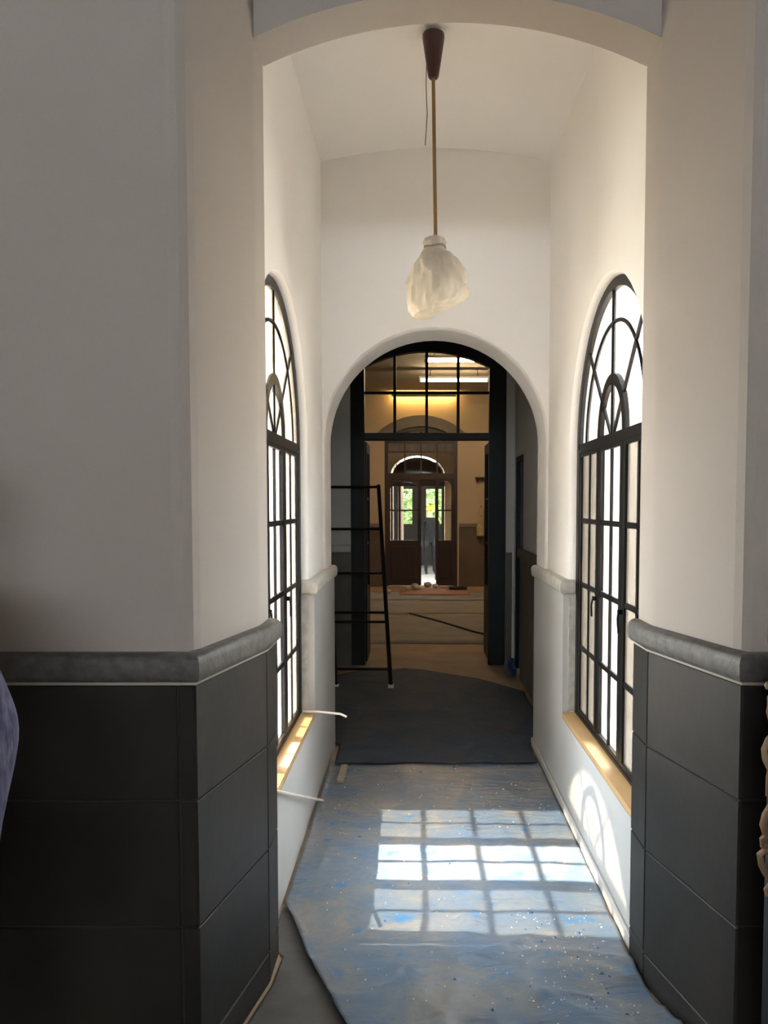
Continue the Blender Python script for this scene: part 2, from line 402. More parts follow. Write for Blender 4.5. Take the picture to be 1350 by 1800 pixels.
# far arch wall: opening as wide as the corridor
ar = (XR - XL) / 2
def arch_poly(y):
    f = {YA: .0, YA + .012: -.010, YA + .05: -.013, YA2: -.013}
    off = f[min(f, key=lambda k: abs(k - y))]
    r = ar + off
    return [(CX - r, 0)] + [(CX + r * math.cos(PI - PI * i / 36), 1.985 + r * math.sin(PI - PI * i / 36)) for i in range(37)] + [(CX + r, 0)]
mb = MB(); rings = [YA, YA + .012, YA + .05, YA2]
polys = [arch_poly(y) for y in rings]
n = len(polys[0]); vs = []; fs = []
for y, P in zip(rings, polys):
    vs += [(u, y, v) for u, v in P]
for q in range(3):
    for i in range(n - 1): fs.append((q * n + i, q * n + i + 1, (q + 1) * n + i + 1, (q + 1) * n + i))
for q, y in ((0, YA), (3, YA2)):
    P = polys[q]; k = len(vs)
    out = P + [(1.6, 0), (1.6, 3.95), (-1.8, 3.95), (-1.8, 0)]
    vs += [(u, y, v) for u, v in out]
    fs += [tuple(i + k for i in t) for t in tessellate_polygon([[Vector((u, v, 0)) for u, v in out]])]
mb.add(vs, fs); mb.box(1.59, 1.6, YA, YA2, 0, 3.95); mb.box(-1.8, -1.79, YA, YA2, 0, 3.95)
struct(mb.build('wall_arch', 'plaster', None, True), 'white plaster wall with the rounded arch at the corridor end', 'wall')

# ------------------------------------------------------------------ the two arched windows
def make_window(name, xc, sgn, label, dirty):
    """sgn: direction outwards (-1 left window, +1 right window)."""
    root = struct(empty(name, (xc, WC, WB)), label, 'window')
    lx = lambda a, b: (a, b)
    fw = .0615                                     # frame width
    t = .012                                      # half depth
    bz = .016                                     # bottom rail
    R0 = WR - .002
    sp = WS - WB
    # frame: ring + jambs + bottom rail + transom (one welded frame)
    def outl(r, bot, n=32): return [(-r, bot)] + [(r * math.cos(PI - PI * i / n), sp + r * math.sin(PI - PI * i / n)) for i in range(n + 1)] + [(r, bot)]
    def outl2(bot, n=32):
        q = R0 - .042
        return [(-R0 + fw, bot), (-R0 + fw, sp - .01)] + [(q * math.cos(PI - PI * i / n), sp + q * math.sin(PI - PI * i / n)) for i in range(n + 1)] + [(R0 - fw, sp - .01), (R0 - fw, bot)]
    fr = MB().plate(outl(R0, .001), lambda x: outl2(.001 + bz), [-t, t], fX)
    fr.box(-t, t, -R0 + fw, R0 - fw, sp - .022, sp + .024)
    pitch = .415
    for k in (-1, 1): fr.box(-.008, .008, k * pitch / 2 - .014, k * pitch / 2 + .014, .012, sp - .02)
    fr.build('frame', 'iron', root, True)
    # casements
    z0, z1 = .001 + bz + .001, sp - .0225
    cwid = pitch / 2 - .004
    for ci, k in enumerate((-1, 0, 1)):
        yc = k * pitch
        st = .040
        c = MB().plate([(-cwid, z0), (cwid, z0), (cwid, z1), (-cwid, z1)],
                       lambda x: [(-cwid + st, z0 + .020), (cwid - st, z0 + .020), (cwid - st, z1 - .018), (-cwid + st, z1 - .018)], [-.009, .009], fX).build('casement', 'iron', root)
        c.location = (0, yc, 0)
        gy0, gy1, gz0, gz1 = -cwid + st, cwid - st, z0 + .020, z1 - .018
        MB().box(-.005, .005, -.011, .011, gz0, gz1).build('glazing_bar', 'iron', c)
        rh = (gz1 - gz0) / 4
        bar = None
        for r in range(1, 4):
            zz = gz0 + rh * r
            if bar is None: bar = MB().box(-.005, .005, gy0, gy1, -.012, .012).build('glazing_bar', 'iron', c, loc=(0, 0, zz))
            else: inst(bar, 'glazing_bar', c, (0, 0, zz))
        pane = None
        gm = 'clear_glass' if ci == 1 else dirty
        for col in (0, 1):
            for r in range(4):
                yy = gy0 if col == 0 else .009
                loc = (sgn * .002, yy, gz0 + rh * r)
                if pane is None: pane = MB().box(-.0015, .0015, 0, gy1 - .009, .0, rh).build('pane', gm, c, loc=loc)
                else: inst(pane, 'pane', c, loc)
        # handle on the stile, hanging lever
        if ci != 1:
            hy = (-1 if ci == 2 else 1) * (cwid - .017); x0 = -sgn * .009
            hm = MB().tube([(x0, hy, .66), (x0 - sgn * .018, hy, .66)], .011, 8)
            hm.tube([(x0 - sgn * .015, hy, .66), (x0 - sgn * .020, hy + .006 * (1 if ci == 2 else -1), .63), (x0 - sgn * .017, hy + .012 * (1 if ci == 2 else -1), .575)], .0045, 8)
            hm.build('handle', 'iron', c, True)
    # fanlight: radial and ring bars, and its panes
    fan = MB().tube([(0, .50 * math.cos(a * PI / 28), sp + .50 * math.sin(a * PI / 28)) for a in range(29)], .009, 6)
    fan_o = fan.build('fanlight', 'iron', root, True)
    inn = MB()
    A = [(.238 * math.cos(PI * i / 20), sp + .02 + .262 * math.sin(PI * i / 20)) for i in range(21)]
    B = [(.190 * math.cos(PI * i / 20), sp + .02 + .214 * math.sin(PI * i / 20)) for i in range(20, -1, -1)]
    inn.plate(A + B, None, [-.010, .010], fX).build('inner_arch', 'iron', fan_o, True)
    for a in (45, 90, 135):
        q = math.radians(a)
        MB().tube([(0, .02 * math.cos(q), sp + .02 * math.sin(q)), (0, (R0 - .03) * math.cos(q), sp + (R0 - .03) * math.sin(q))], .009, 6).build('radial_bar', 'iron', fan_o)
    for r0, r1 in ((.03, .20), (.24, .49), (.51, R0 - .045)):
        for k in range(4):
            a0, a1 = k * PI / 4 + .01, (k + 1) * PI / 4 - .01
            pts = [(r1 * math.cos(a0 + (a1 - a0) * i / 6), sp + r1 * math.sin(a0 + (a1 - a0) * i / 6)) for i in range(7)] + \
                  [(r0 * math.cos(a1 + (a0 - a1) * i / 6), sp + r0 * math.sin(a1 + (a0 - a1) * i / 6)) for i in range(7)]
            MB().plate(pts, None, [-.0015, .0015], fX).build('pane', 'sun_dim_glass' if sgn < 0 else 'clear_glass', fan_o)
    return root
w1 = make_window('window_1', -.620, -1, 'tall arched black iron window on the left, sunlight pouring through', 'dusty_glass')
w2 = make_window('window_2', .852, 1, 'tall arched black iron window on the right with greyish outer panes', 'grimy_glass')
def sill(par, x0, x1):
    mb = MB(); y0, y1 = WC - WR + .001, WC + WR - .001
    zf, zb = .494, .500
    a, b = (x0, x1)
    mb.add([(a, y0, .468), (b, y0, .468), (b, y0, zb), (a, y0, zf), (a, y1, .468), (b, y1, .468), (b, y1, zb), (a, y1, zf)],
           [(0, 1, 2, 3), (4, 7, 6, 5), (0, 4, 5, 1), (3, 2, 6, 7), (0, 3, 7, 4), (1, 5, 6, 2)])
    o = mb.build('window_sill', 'sill', par)
    o.location = -Vector(par.location)
sill(w1, DL - .001, -.66); sill(w2, DR + .001, .89)

# ------------------------------------------------------------------ vestibule beyond the arch
VY = 7.60
struct(MB().box(-1.8, -1.6, YA2, VY, 0, 3.95).build('wall_vestibule_left', 'vest_wall'), 'grey wall of the dim lobby, left side', 'wall')
vr = MB()
SD0, SD1, SDH = 6.98, 7.50, 2.06
vr.box(.97, 1.15, YA2, SD0, 0, 3.95); vr.box(.97, 1.15, SD1, VY, 0, 3.95); vr.box(.97, 1.15, SD0, SD1, SDH, 3.95)
vrw = struct(vr.build('wall_vestibule_right', 'vest_wall'), 'grey wall of the dim lobby with a narrow side door', 'wall')
MB().box(.945, .97, YA2 + .001, SD0 - .01, 0, 1.128, .003).build('dado_panel', 'vest_dado', vrw)
sweep([(.945, SD0 - .005), (.945, YA2 + .001)], [(-a, z) for a, z in RAIL]).build('dado_rail', 'vest_dado', vrw, True)
struct(MB().box(-1.8, 1.15, YA2, VY + .3, 3.95, 4.1).build('ceiling_vestibule', 'vest_wall'), 'ceiling of the dim lobby', 'ceiling')
# French-door wall
FX0, FX1 = -.650, .885
fh = segarch(FX0, FX1, 2.98, 3.215, 20)
op = [(FX0, 0)] + fh + [(FX1, 0)]
mb = MB()
out = op + [(1.15, 0), (1.15, 3.95), (-1.8, 3.95), (-1.8, 0)]
mb.plate(out, None, [VY, VY + .24], fY)
fw_ = struct(mb.build('wall_french', 'vest_wall'), 'grey lobby wall around the tall dark glazed doorway', 'wall')
MB().box(-1.6, FX0 - .002, VY - .022, VY, 0, 1.128, .003).build('dado_panel', 'vest_dado', fw_)
MB().box(FX1 + .002, .945, VY - .022, VY, 0, 1.128, .003).build('dado_panel', 'vest_dado', fw_)
sweep([(-1.6, VY - .022), (FX0 - .002, VY - .022)], RAIL).build('dado_rail', 'vest_wall', fw_, True)
fd = struct(empty('door_1', (0, VY + .04, 0)), 'tall dark blue-black doorway with a glazed arched fanlight', 'door')
GX0, GX1 = -.512, .716
go = segarch(GX0, GX1, 2.945, 3.10, 20)
outer = [(FX0 + .002, 0)] + segarch(FX0 + .002, FX1 - .002, 2.978, 3.212, 20) + [(FX1 - .002, 0), (GX1, 0)]
inner = [(GX1, 2.945)] + go[::-1][1:-1] + [(GX0, 2.945), (GX0, 0)]
MB().plate(outer + inner, None, [-.045, .045], fY).build('frame', 'door_paint', fd)
MB().box(GX0, GX1, -.045, .045, 2.233, 2.305, .004).build('transom', 'door_paint', fd)
xs = [GX0, -.214, .101, .411, GX1]
fl = MB().box(GX0, GX1, -.02, .02, 2.688, 2.712).build('fanlight_rail', 'door_paint', fd)
def arch_h(x):
    h = (GX1 - GX0) / 2; r = .155; R = (h * h + r * r) / (2 * r); c = (GX0 + GX1) / 2
    return 3.10 - R + math.sqrt(max(0, R * R - (x - c) ** 2))
for x in xs[1:-1]: MB().box(x - .014, x + .014, -.02, .02, 2.305, arch_h(x)).build('glazing_bar', 'door_paint', fd)
for a, b in zip(xs[:-1], xs[1:]):
    MB().box(a + .005, b - .005, -.002, .002, 2.306, 2.688).build('pane', 'hall_glass', fd)
    top = [(a + .005 + (b - a - .01) * i / 5, arch_h(a + .005 + (b - a - .01) * i / 5)) for i in range(6)]
    MB().plate([(b - .005, 2.712), (a + .005, 2.712)][::-1][::-1] + top, None, [-.002, .002], fY).build('pane', 'hall_glass', fd)
def leaf(x, sg):
    l = MB().box(x - .02, x + .02, .05, .11, .02, 2.225).box(x - .02, x + .02, .53, .59, .02, 2.225).box(x - .02, x + .02, .11, .53, .02, .75).box(x - .02, x + .02, .11, .53, 2.13, 2.225)
    o = l.build('door_leaf', 'door_paint', fd)
    for i in range(3):
        if i < 2: MB().box(x - .012, x + .012, .11, .53, 1.20 + .46 * i - .012, 1.20 + .46 * i + .012).build('glazing_bar', 'door_paint', o)
        z0 = .75 if i == 0 else 1.212 + .46 * (i - 1); z1 = 2.13 if i == 2 else 1.188 + .46 * i
        MB().box(x - .002, x + .002, .11, .53, z0, z1).build('pane', 'hall_glass', o)
leaf(GX0 - .005, -1); leaf(GX1 + .03, 1)
# side door in the lobby's right wall
sdo = struct(empty('door_2', (1.0, SD0, 0)), 'narrow dark blue side door in the right lobby wall', 'door')
MB().box(-.03, .05, .0, .05, 0, SDH).box(-.03, .05, .47, .52, 0, SDH).box(-.03, .05, .05, .47, SDH - .05, SDH).build('frame', 'door_paint', sdo)
MB().box(.0, .04, .052, .468, .01, SDH - .052, .004).build('door_leaf', 'blue_plastic', sdo)

# ------------------------------------------------------------------ far hall
HY = 15.0; HC = 3.79
struct(MB().box(-3.4, -3.2, VY + .24, HY, 0, HC).build('wall_hall_left', 'hall_wall'), 'left wall of the far hall', 'wall')
struct(MB().box(3.2, 3.4, VY + .24, HY, 0, HC).build('wall_hall_right', 'hall_wall'), 'right wall of the far hall', 'wall')
struct(MB().box(-3.4, -1.8, VY, VY + .24, 0, HC).box(1.15, 3.4, VY, VY + .24, 0, HC).build('wall_hall_front', 'hall_wall'), 'near end wall of the far hall', 'wall')
struct(MB().box(-3.4, 3.4, VY + .2, HY + .3, HC, HC + .2).build('ceiling_hall', 'hall_ceiling'), 'dark ceiling of the far hall', 'ceiling')
bx0, bx1 = -.62, .80
bo = [(bx0, 0)] + segarch(bx0, bx1, 2.86, 3.12, 20) + [(bx1, 0)]
hb = struct(MB().plate(bo + [(3.2, 0), (3.2, HC), (-3.2, HC), (-3.2, 0)], None, [HY, HY + .25], fY).build('wall_hall_back', 'hall_wall'), 'tan back wall of the far hall around the wooden door', 'wall')
ao = segarch(-.80, .98, 2.95, 3.33, 20); ai = segarch(bx0, bx1, 2.86, 3.12, 20)
MB().plate(ao + ai[::-1], None, [HY - .05, HY], fY).build('arch_moulding', 'grey_band', hb)
for a, b in ((-3.2, bx0 - .03), (bx1 + .03, 3.2)):
    MB().box(a, b, HY - .025, HY, 0, 1.16, .003).build('dado_panel', 'hall_dado', hb)
    MB().box(a, b, HY - .045, HY, 1.16, 1.235, .01).build('dado_rail', 'grey_band', hb)
# wooden door at the end of the hall
d3 = struct(empty('door_3', (0, HY + .10, 0)), 'dark brown wooden double door with arched panes and glazed transom', 'door')
fa = segarch(bx0 + .002, bx1 - .002, 2.858, 3.117, 20); fb = segarch(bx0 + .07, bx1 - .07, 2.80, 3.05, 20)
MB().plate([(bx0 + .002, 0)] + fa + [(bx1 - .002, 0), (bx1 - .07, 0), ] + fb[::-1] + [(bx0 + .07, 0)], None, [-.05, .05], fY).build('frame', 'brown_wood', d3)
MB().box(bx0 + .07, bx1 - .07, -.05, .05, 2.10, 2.215).build('transom', 'brown_wood', d3)
tx = [bx0 + .07, -.225, .09, .405, bx1 - .07]
MB().box(tx[0], tx[-1], -.02, .02, 2.615, 2.645).build('glazing_bar', 'brown_wood', d3)
MB().box(tx[0], tx[-1], -.03, .03, 2.80, 2.86).build('glazing_bar', 'brown_wood', d3)
for x in tx[1:-1]: MB().box(x - .014, x + .014, -.02, .02, 2.215, 3.02).build('glazing_bar', 'brown_wood', d3)
for a, b in zip(tx[:-1], tx[1:]):
    MB().box(a + .002, b - .002, -.002, .002, 2.216, 2.615).build('pane', 'hall_glass', d3)
    MB().box(a + .002, b - .002, -.002, .002, 2.645, 2.80).build('pane', 'milky_glass', d3)
def far_leaf(x0, x1, st, name='door_leaf'):
    cx, r = (x0 + x1) / 2, (x1 - x0) / 2 - st
    hole = [(cx - r, .90)] + [(cx + r * math.cos(PI - PI * i / 14), 2.07 - min(r, .16) + min(r, .16) * math.sin(PI - PI * i / 14)) for i in range(15)] + [(cx + r, .90)]
    o = MB().plate([(x0, .01), (x1, .01), (x1, 2.095), (x0, 2.095)], lambda y: hole, [-.025, .025], fY).build(name, 'brown_wood', d3)
    MB().box(cx - r, cx + r, -.014, .014, 1.475, 1.505).build('glazing_bar', 'brown_wood', o)
    for a, b in ((.90, 1.475), (1.505, 2.05)): MB().box(cx - r, cx + r, -.002, .002, a, b).build('pane', 'hall_glass', o)
    MB().box(x0 + .06, x1 - .06, -.034, -.02, .14, .78, .008).build('raised_panel', 'brown_wood', o)
far_leaf(bx0 + .072, .06, .035); far_leaf(.385, bx1 - .072, .045)
# swung-open middle leaf, edge-on behind the gap
MB().box(.055, .095, .06, .52, .01, 2.09).build('door_leaf', 'brown_wood', d3)
# porch beyond with its own arched doorway
PY = 16.25
pr = (-.55, .60); pc = .025; 
hole = [(pr[0], 0)] + [(pc + .575 * math.cos(PI - PI * i / 24), 2.20 + .44 * math.sin(PI - PI * i / 24)) for i in range(25)] + [(pr[1], 0)]
struct(MB().plate(hole + [(3.5, 0), (3.5, 5.0), (-3.5, 5.0), (-3.5, 0)], None, [PY, PY + .2], fY).build('wall_porch', 'hall_wall'), 'porch wall with the outer arched doorway', 'wall')  # made taller and wider to keep sky light off the verandah
struct(MB().box(-.9, -.8, HY + .25, PY, 0, 3.4).build('wall_porch_left', 'hall_wall'), 'left cheek wall of the porch', 'wall')
struct(MB().box(1.0, 1.1, HY + .25, PY, 0, 3.4).build('wall_porch_right', 'hall_wall'), 'right cheek wall of the porch', 'wall')
struct(MB().box(-.9, 1.1, HY + .25, PY + .2, 3.4, 3.5).build('ceiling_porch', 'hall_wall'), 'porch ceiling', 'ceiling')
d4 = struct(empty('door_4', (0, PY + .1, 0)), 'outer porch doorway with a dark reddish half-round panel', 'door')
MB().plate([(pc + .535 * math.cos(PI - PI * i / 20), 2.20 + .40 * math.sin(PI - PI * i / 20)) for i in range(21)], None, [-.03, .03], fY).build('tympanum', 'brown_wood', d4)
MB().box(pr[0] + .002, pr[1] - .002, -.04, .04, 1.99, 2.20).build('transom', 'brown_wood', d4)
for x in (-.36, .42): MB().box(x - .025, x + .025, -.03, .03, 0, 1.99).build('post', 'brown_wood', d4)
for x in (pr[0] + .025, pr[1] - .025): MB().box(x - .02, x + .02, -.03, .03, 0, 1.99).build('post', 'brown_wood', d4)
MB().box(pr[0] + .05, -.39, -.02, .02, 0, .85).build('raised_panel', 'brown_wood', d4)
MB().box(.45, pr[1] - .05, -.02, .02, 0, .85).build('raised_panel', 'brown_wood', d4)
MB().box(-.33, .0, -.02, .02, 0, .85).build('raised_panel', 'brown_wood', d4)

# outside, beyond the far door
def column(x, y, r, label):
    c = empty('porch_column', (x, y, -.14)); tag(c, label, 'column', 'pale columns outside the far door')
    MB().box(-r * 1.3, r * 1.3, -r * 1.3, r * 1.3, 0, .16, .01).build('base', 'column_stone', c)
    MB().lathe([(r * 1.05, .16), (r, .3), (r * .92, 2.5), (r * 1.1, 2.58)], n=16).build('shaft', 'column_stone', c, True)
    MB().box(-r * 1.3, r * 1.3, -r * 1.3, r * 1.3, 2.58, 2.7, .01).build('capital', 'column_stone', c)
column(-.62, 17.5, .11, 'pale column left, seen through the left door pane')
column(-.36, 17.8, .065, 'slimmer pale column left of the gap between far doors')
column(.68, 17.3, .075, 'pale column seen through the right door pane')
# verandah across the sunny court: low dark roof, back wall with two openings
struct(MB().box(-3.5, 3.5, 18.0, 22.2, 2.50, 2.60).build('ceiling_verandah', 'verandah_wall'), 'dark low verandah roof beyond the court', 'ceiling')
vb = MB().box(-3.5, -.50, 22.0, 22.2, -.14, 2.5).box(-.12, .28, 22.0, 22.2, -.14, 2.5).box(.72, 3.5, 22.0, 22.2, -.14, 2.5)
for a, b in ((-.50, -.12), (.28, .72)): vb.box(a, b, 22.0, 22.2, -.14, 1.05).box(a, b, 22.0, 22.2, 2.05, 2.5)
struct(vb.build('wall_verandah', 'verandah_wall'), 'dark back wall of the verandah with two openings onto greenery', 'wall')
struct(MB().box(-3.5, -3.3, 18.0, 22.0, -.14, 2.5).box(3.3, 3.5, 18.0, 22.0, -.14, 2.5).build('wall_verandah_end', 'verandah_wall'), 'added end walls that deepen the verandah shade', 'wall')  # unseen ends, closed off to darken the verandah
def shrub(x, y, z, r, label, seed):
    rnd = random.Random(seed)
    t = empty('garden_shrub', (x, y, -.14)); tag(t, label, 'shrub', 'shrubs outside the far door')
    MB().tube([(0, 0, 0), (.03, 0, z * .6), (-.02, 0, z)], [.05, .04, .02], 7).build('stem', 'bark', t)
    mb = MB()
    for _ in range(420):
        d = Vector((rnd.gauss(0, 1), rnd.gauss(0, 1), rnd.gauss(0, 1))).normalized() * r * rnd.random() ** .4
        p = d + Vector((0, 0, z)); a = Vector((rnd.gauss(0, 1), rnd.gauss(0, 1), rnd.gauss(0, 1))).normalized() * .09
        b = a.cross(Vector((rnd.gauss(0, 1), rnd.gauss(0, 1), rnd.gauss(0, 1)))).normalized() * .04
        mb.add([p - a, p + b, p + a, p - b], [(0, 1, 2, 3)])
    tag(mb.build('foliage', 'leaf', t), kind='stuff')
def hedge_mesh():
    bm = bmesh.new(); bmesh.ops.create_grid(bm, x_segments=60, y_segments=60, size=1)
    for v in bm.verts:
        x, z = v.co.x * 4.5, (v.co.y + 1) * 1.5
        v.co = (x, 25.6 + .35 * noise.noise(Vector((x * 3, z * 3, 0))) + .25 * noise.noise(Vector((x * 9, z * 9, 3))), z - .14)
    r = bmesh.ops.extrude_face_region(bm, geom=bm.faces[:])
    for g in r['geom']:
        if isinstance(g, bmesh.types.BMVert): g.co.y += .9
    me = bpy.data.meshes.new('tall_hedge'); bm.to_mesh(me); bm.free(); me.materials.append(M['hedge'])
    o = bpy.data.objects.new('tall_hedge', me); COL.objects.link(o); tag(o, 'tall green hedge behind the verandah openings, far outside', 'hedge')
hedge_mesh()
shrub(-.45, 23.6, 1.7, .75, 'sunlit green shrub seen left of the hard-hatted figure', 3)
shrub(1.0, 24.4, 1.8, .80, 'bright green shrub behind the hard-hatted figure', 4)

# ------------------------------------------------------------------ lamps of the far hall
def tube_light(x0, x1, y, z, label):
    t = empty('tube_light', ((x0 + x1) / 2, y, z)); L = (x1 - x0) / 2
    tag(t, label, 'ceiling light', 'tube lights of the far hall')
    MB().box(-L - .02, L + .02, -.035, .035, .03, .07, .006).build('housing', 'white_metal', t)
    MB().tube([(-L, 0, 0), (L, 0, 0)], .018, 10).build('tube', 'tube_glow', t, True)
    for s in (-1, 1):
        MB().box(s * L - .012, s * L + .012, -.02, .02, -.025, .03).build('end_cap', 'white_metal', t)
        MB().tube([(s * L * .7, 0, .07), (s * L * .7, 0, HC - z)], .006, 6).build('hanger', 'iron', t)
tube_light(.12, 1.0, 10.8, 3.60, 'nearer glowing fluorescent tube, upper one in the fanlight')
tube_light(.06, 1.15, 12.5, 3.60, 'farther glowing fluorescent tube, lower one in the fanlight')
ws = empty('wall_washer', (.14, HY - .10, 3.70)); tag(ws, 'amber linear light high on the back wall above the far door', 'wall light')
MB().box(-.62, .62, -.05, -.03, -.03, .07).build('housing', 'hall_ceiling', ws)
MB().box(-.60, .60, -.01, .02, .0, .03).build('diffuser', 'cove_glow', ws)

# ------------------------------------------------------------------ pendant lamp
LX, LY, LZ = .076, 3.55, 3.705
pl = empty('pendant_lamp', (LX, LY, LZ)); tag(pl, 'pendant lamp on a brass rod, shade wrapped in crinkled plastic', 'lamp')
MB().lathe([(.040, 0), (.049, -.006), (.050, -.02), (.047, -.04), (.024, -.188), (.018, -.196), (.008, -.198)], n=24).build('canopy', 'cone_wood', pl, True)
MB().tube([(0, 0, -.19), (.004, 0, -.5), (.012, 0, -.955)], .0085, 10).build('rod', 'brass', pl, True)
MB().lathe([(.012, -.90), (.020, -.91), (.022, -.95), (.012, -.96)], (.012, 0, 0), 12).build('lamp_holder', 'iron', pl, True)
SQ = lambda z: -.890 + (z + .915) * .335 / .39
prof = [(.020, -.915), (.045, -.93), (.052, -.95), (.044, -.975), (.058, -1.0), (.095, -1.04), (.122, -1.09), (.137, -1.15), (.140, -1.20), (.132, -1.25), (.112, -1.285), (.06, -1.30), (.01, -1.302)]
pf = []
for (ra, za), (rb_, zb_) in zip(prof[:-1], prof[1:]):
    pf += [(ra + (rb_ - ra) * i / 4, za + (zb_ - za) * i / 4) for i in range(4)]
pf.append(prof[-1])
mb = MB().lathe(pf, (.016, 0, 0), 96)
fine = []
def ridged(x, y, z): return (1 - abs(noise.noise(Vector((x, y, z))))) ** 6
for x, y, z in mb.v:
    v = Vector((x - .016, y, z)); k = noise.noise(Vector((x * 22, y * 22, z * 9))) ; k2 = 1 - ridged(x * 9 + 5, y * 9, z * 7)
    s = 1.05 + .09 * k - .12 * k2 * (1 if z < -1.0 else .3)
    s += .05 * (ridged(x * 24 + 2, y * 24, z * 15) - .4) + .03 * (ridged(x * 40, y * 40, z * 30 + 4) - .4)
    zz = z + (.045 * (v.x / .14) * max(0, (-z - 1.18) / .12) if z < -1.18 else 0) - (.02 if v.x < -.02 and z < -1.2 else 0)
    fine.append((.016 + v.x * s * 1.02 + (.012 if z < -1.0 else 0), v.y * s, zz))
mb.v = [(x - .010, y, SQ(z)) for x, y, z in fine]
mb.build('plastic_wrap', 'wrap_plastic', pl, True)
MB().lathe([(.03, -.965), (.07, -.99), (.098, -1.04), (.106, -1.10), (.092, -1.15), (.055, -1.175)], (.014, 0, 0), 24).build('shade', 'white_metal', pl, True)
MB().tube([(.008 + .047 * math.cos(a * PI / 8), .047 * math.sin(a * PI / 8), -.942 + .005 * math.sin(a)) for a in range(16)], .005, 6, True).build('tie', 'milky_glass', pl, True)
tag(MB().tube([(LX - .028, LY + .05, 3.715), (LX - .032, LY + .05, 3.5), (LX - .027, LY + .05, 3.38), (LX - .036, LY + .05, 3.24)], .0022, 6).build('hanging_wire', 'slate_rail', None, True),
    'thin loose wire hanging from the vault beside the lamp rod', 'wire')

# ------------------------------------------------------------------ plastic sheets and debris
def sheet(name, m, y0, y1, xl, xr, ny, nx, h, z0, label, cat, seed, kind=None):
    vs = []; fs = []
    for i in range(ny + 1):
        y = y0 + (y1 - y0) * i / ny; a, b = xl(y), xr(y)
        for j in range(nx + 1):
            t = j / nx; x = a + (b - a) * t
            vs.append((x, y, z0 + h(x, y, t)))
    for i in range(ny):
        for j in range(nx):
            k = i * (nx + 1) + j; fs.append((k, k + 1, k + nx + 2, k + nx + 1))
    o = MB().add(vs, fs).build(name, m, None, True)
    sm = o.modifiers.new('thickness', 'SOLIDIFY'); sm.thickness = .0015; sm.offset = -1
    return tag(o, label, cat, kind=kind)
def ridged(x, y, z): return (1 - abs(noise.noise(Vector((x, y, z))))) ** 6
def lerp(pts, y):  # piecewise linear
    for (a, va), (b, vb) in zip(pts[:-1], pts[1:]):
        if a <= y <= b: return va + (vb - va) * (y - a) / (b - a)
    return pts[0][1] if y < pts[0][0] else pts[-1][1]
def h1(x, y, t):
    near = max(0, min(1, (2.95 - y) / .45))
    e = .020 * ridged(x * 1.6 + .6 * y, y * 3.2, 3.1) * near + .012 * ridged(x * 3.6 - .9 * y, y * 5.5, 6.1) * near + .020 * near * max(0, noise.noise(Vector((x * 1.6 + y * 1.2, y * 5, 9))))
    e += .006 * ridged(x * 3.3, y * 1.4, .4) + .004 * ridged(x * 2.2 + y, y * 6, 2.4) + .003 * (1 + noise.noise(Vector((x * 5, y * 5, 1))))
    # fold running diagonally across the front
    dd = (y - (2.50 + (x + .05) * .42)); e += .014 * math.exp(-(dd / .022) ** 2) * (1 if -.05 < x < .42 else 0)
    if t < .02: e += .012 * (noise.noise(Vector((y * 3, 0, 2))) + .5)
    return max(.0005, e)
xl1 = lambda y: lerp([(1.5, .12), (2.0, -.08), (2.32, -.25), (2.62, -.385), (2.80, -.45), (3.0, -.525), (3.6, -.520), (4.74, -.532)], y) + .006 * noise.noise(Vector((y * 6, 1, 0)))
xr1 = lambda y: lerp([(1.5, .88), (2.0, .845), (2.3, .790), (2.46, .750), (2.62, .745), (2.75, .752), (4.74, .756)], y) + .006 * noise.noise(Vector((y * 6, 4, 0)))
sheet('dust_sheet', 'tarp', 1.5, 4.72, xl1, xr1, 190, 90, h1, .006, 'blue-grey plastic sheet over the corridor floor, catching the window sunlight', 'dust sheet', 1)
def h3(x, y, t): return .001 + .014 * ridged(x * 3.5, y * 1.2, 7) * .6
xl3 = lambda y: lerp([(1.3, -.74), (2.0, -.575), (2.46, -.482), (2.65, -.472), (2.68, -.522), (3.0, -.53)], y) + .01 * noise.noise(Vector((y * 3, 2, 5)))
xr3 = lambda y: lerp([(1.3, .10), (2.3, -.20), (3.0, -.46 + .03)], y)
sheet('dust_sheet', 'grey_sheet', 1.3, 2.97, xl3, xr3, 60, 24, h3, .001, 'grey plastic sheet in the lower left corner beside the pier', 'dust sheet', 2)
xl2 = lambda y: lerp([(4.62, -.50), (5.02, -.51), (5.10, -1.2), (6.6, -1.25), (7.3, -.55)], y)
xr2 = lambda y: lerp([(4.62, .74), (5.02, .75), (5.10, .91), (6.45, .91), (6.95, .55), (7.3, .05)], y)
def h2(x, y, t):
    return .001 + .018 * ridged(x * 1.3 + y * .3, y * 2.2, 5) + .006 * (1 + noise.noise(Vector((x * 3, y * 3, 8)))) + (.02 * max(0, (x - .45) / .3) * math.exp(-((y - 4.68) / .06) ** 2) if x > .45 else 0)
sheet('dust_sheet', 'tarp_dark', 4.62, 7.3, xl2, xr2, 110, 70, h2, .008, 'dark blue plastic sheet on the dim lobby floor', 'dust sheet', 3)
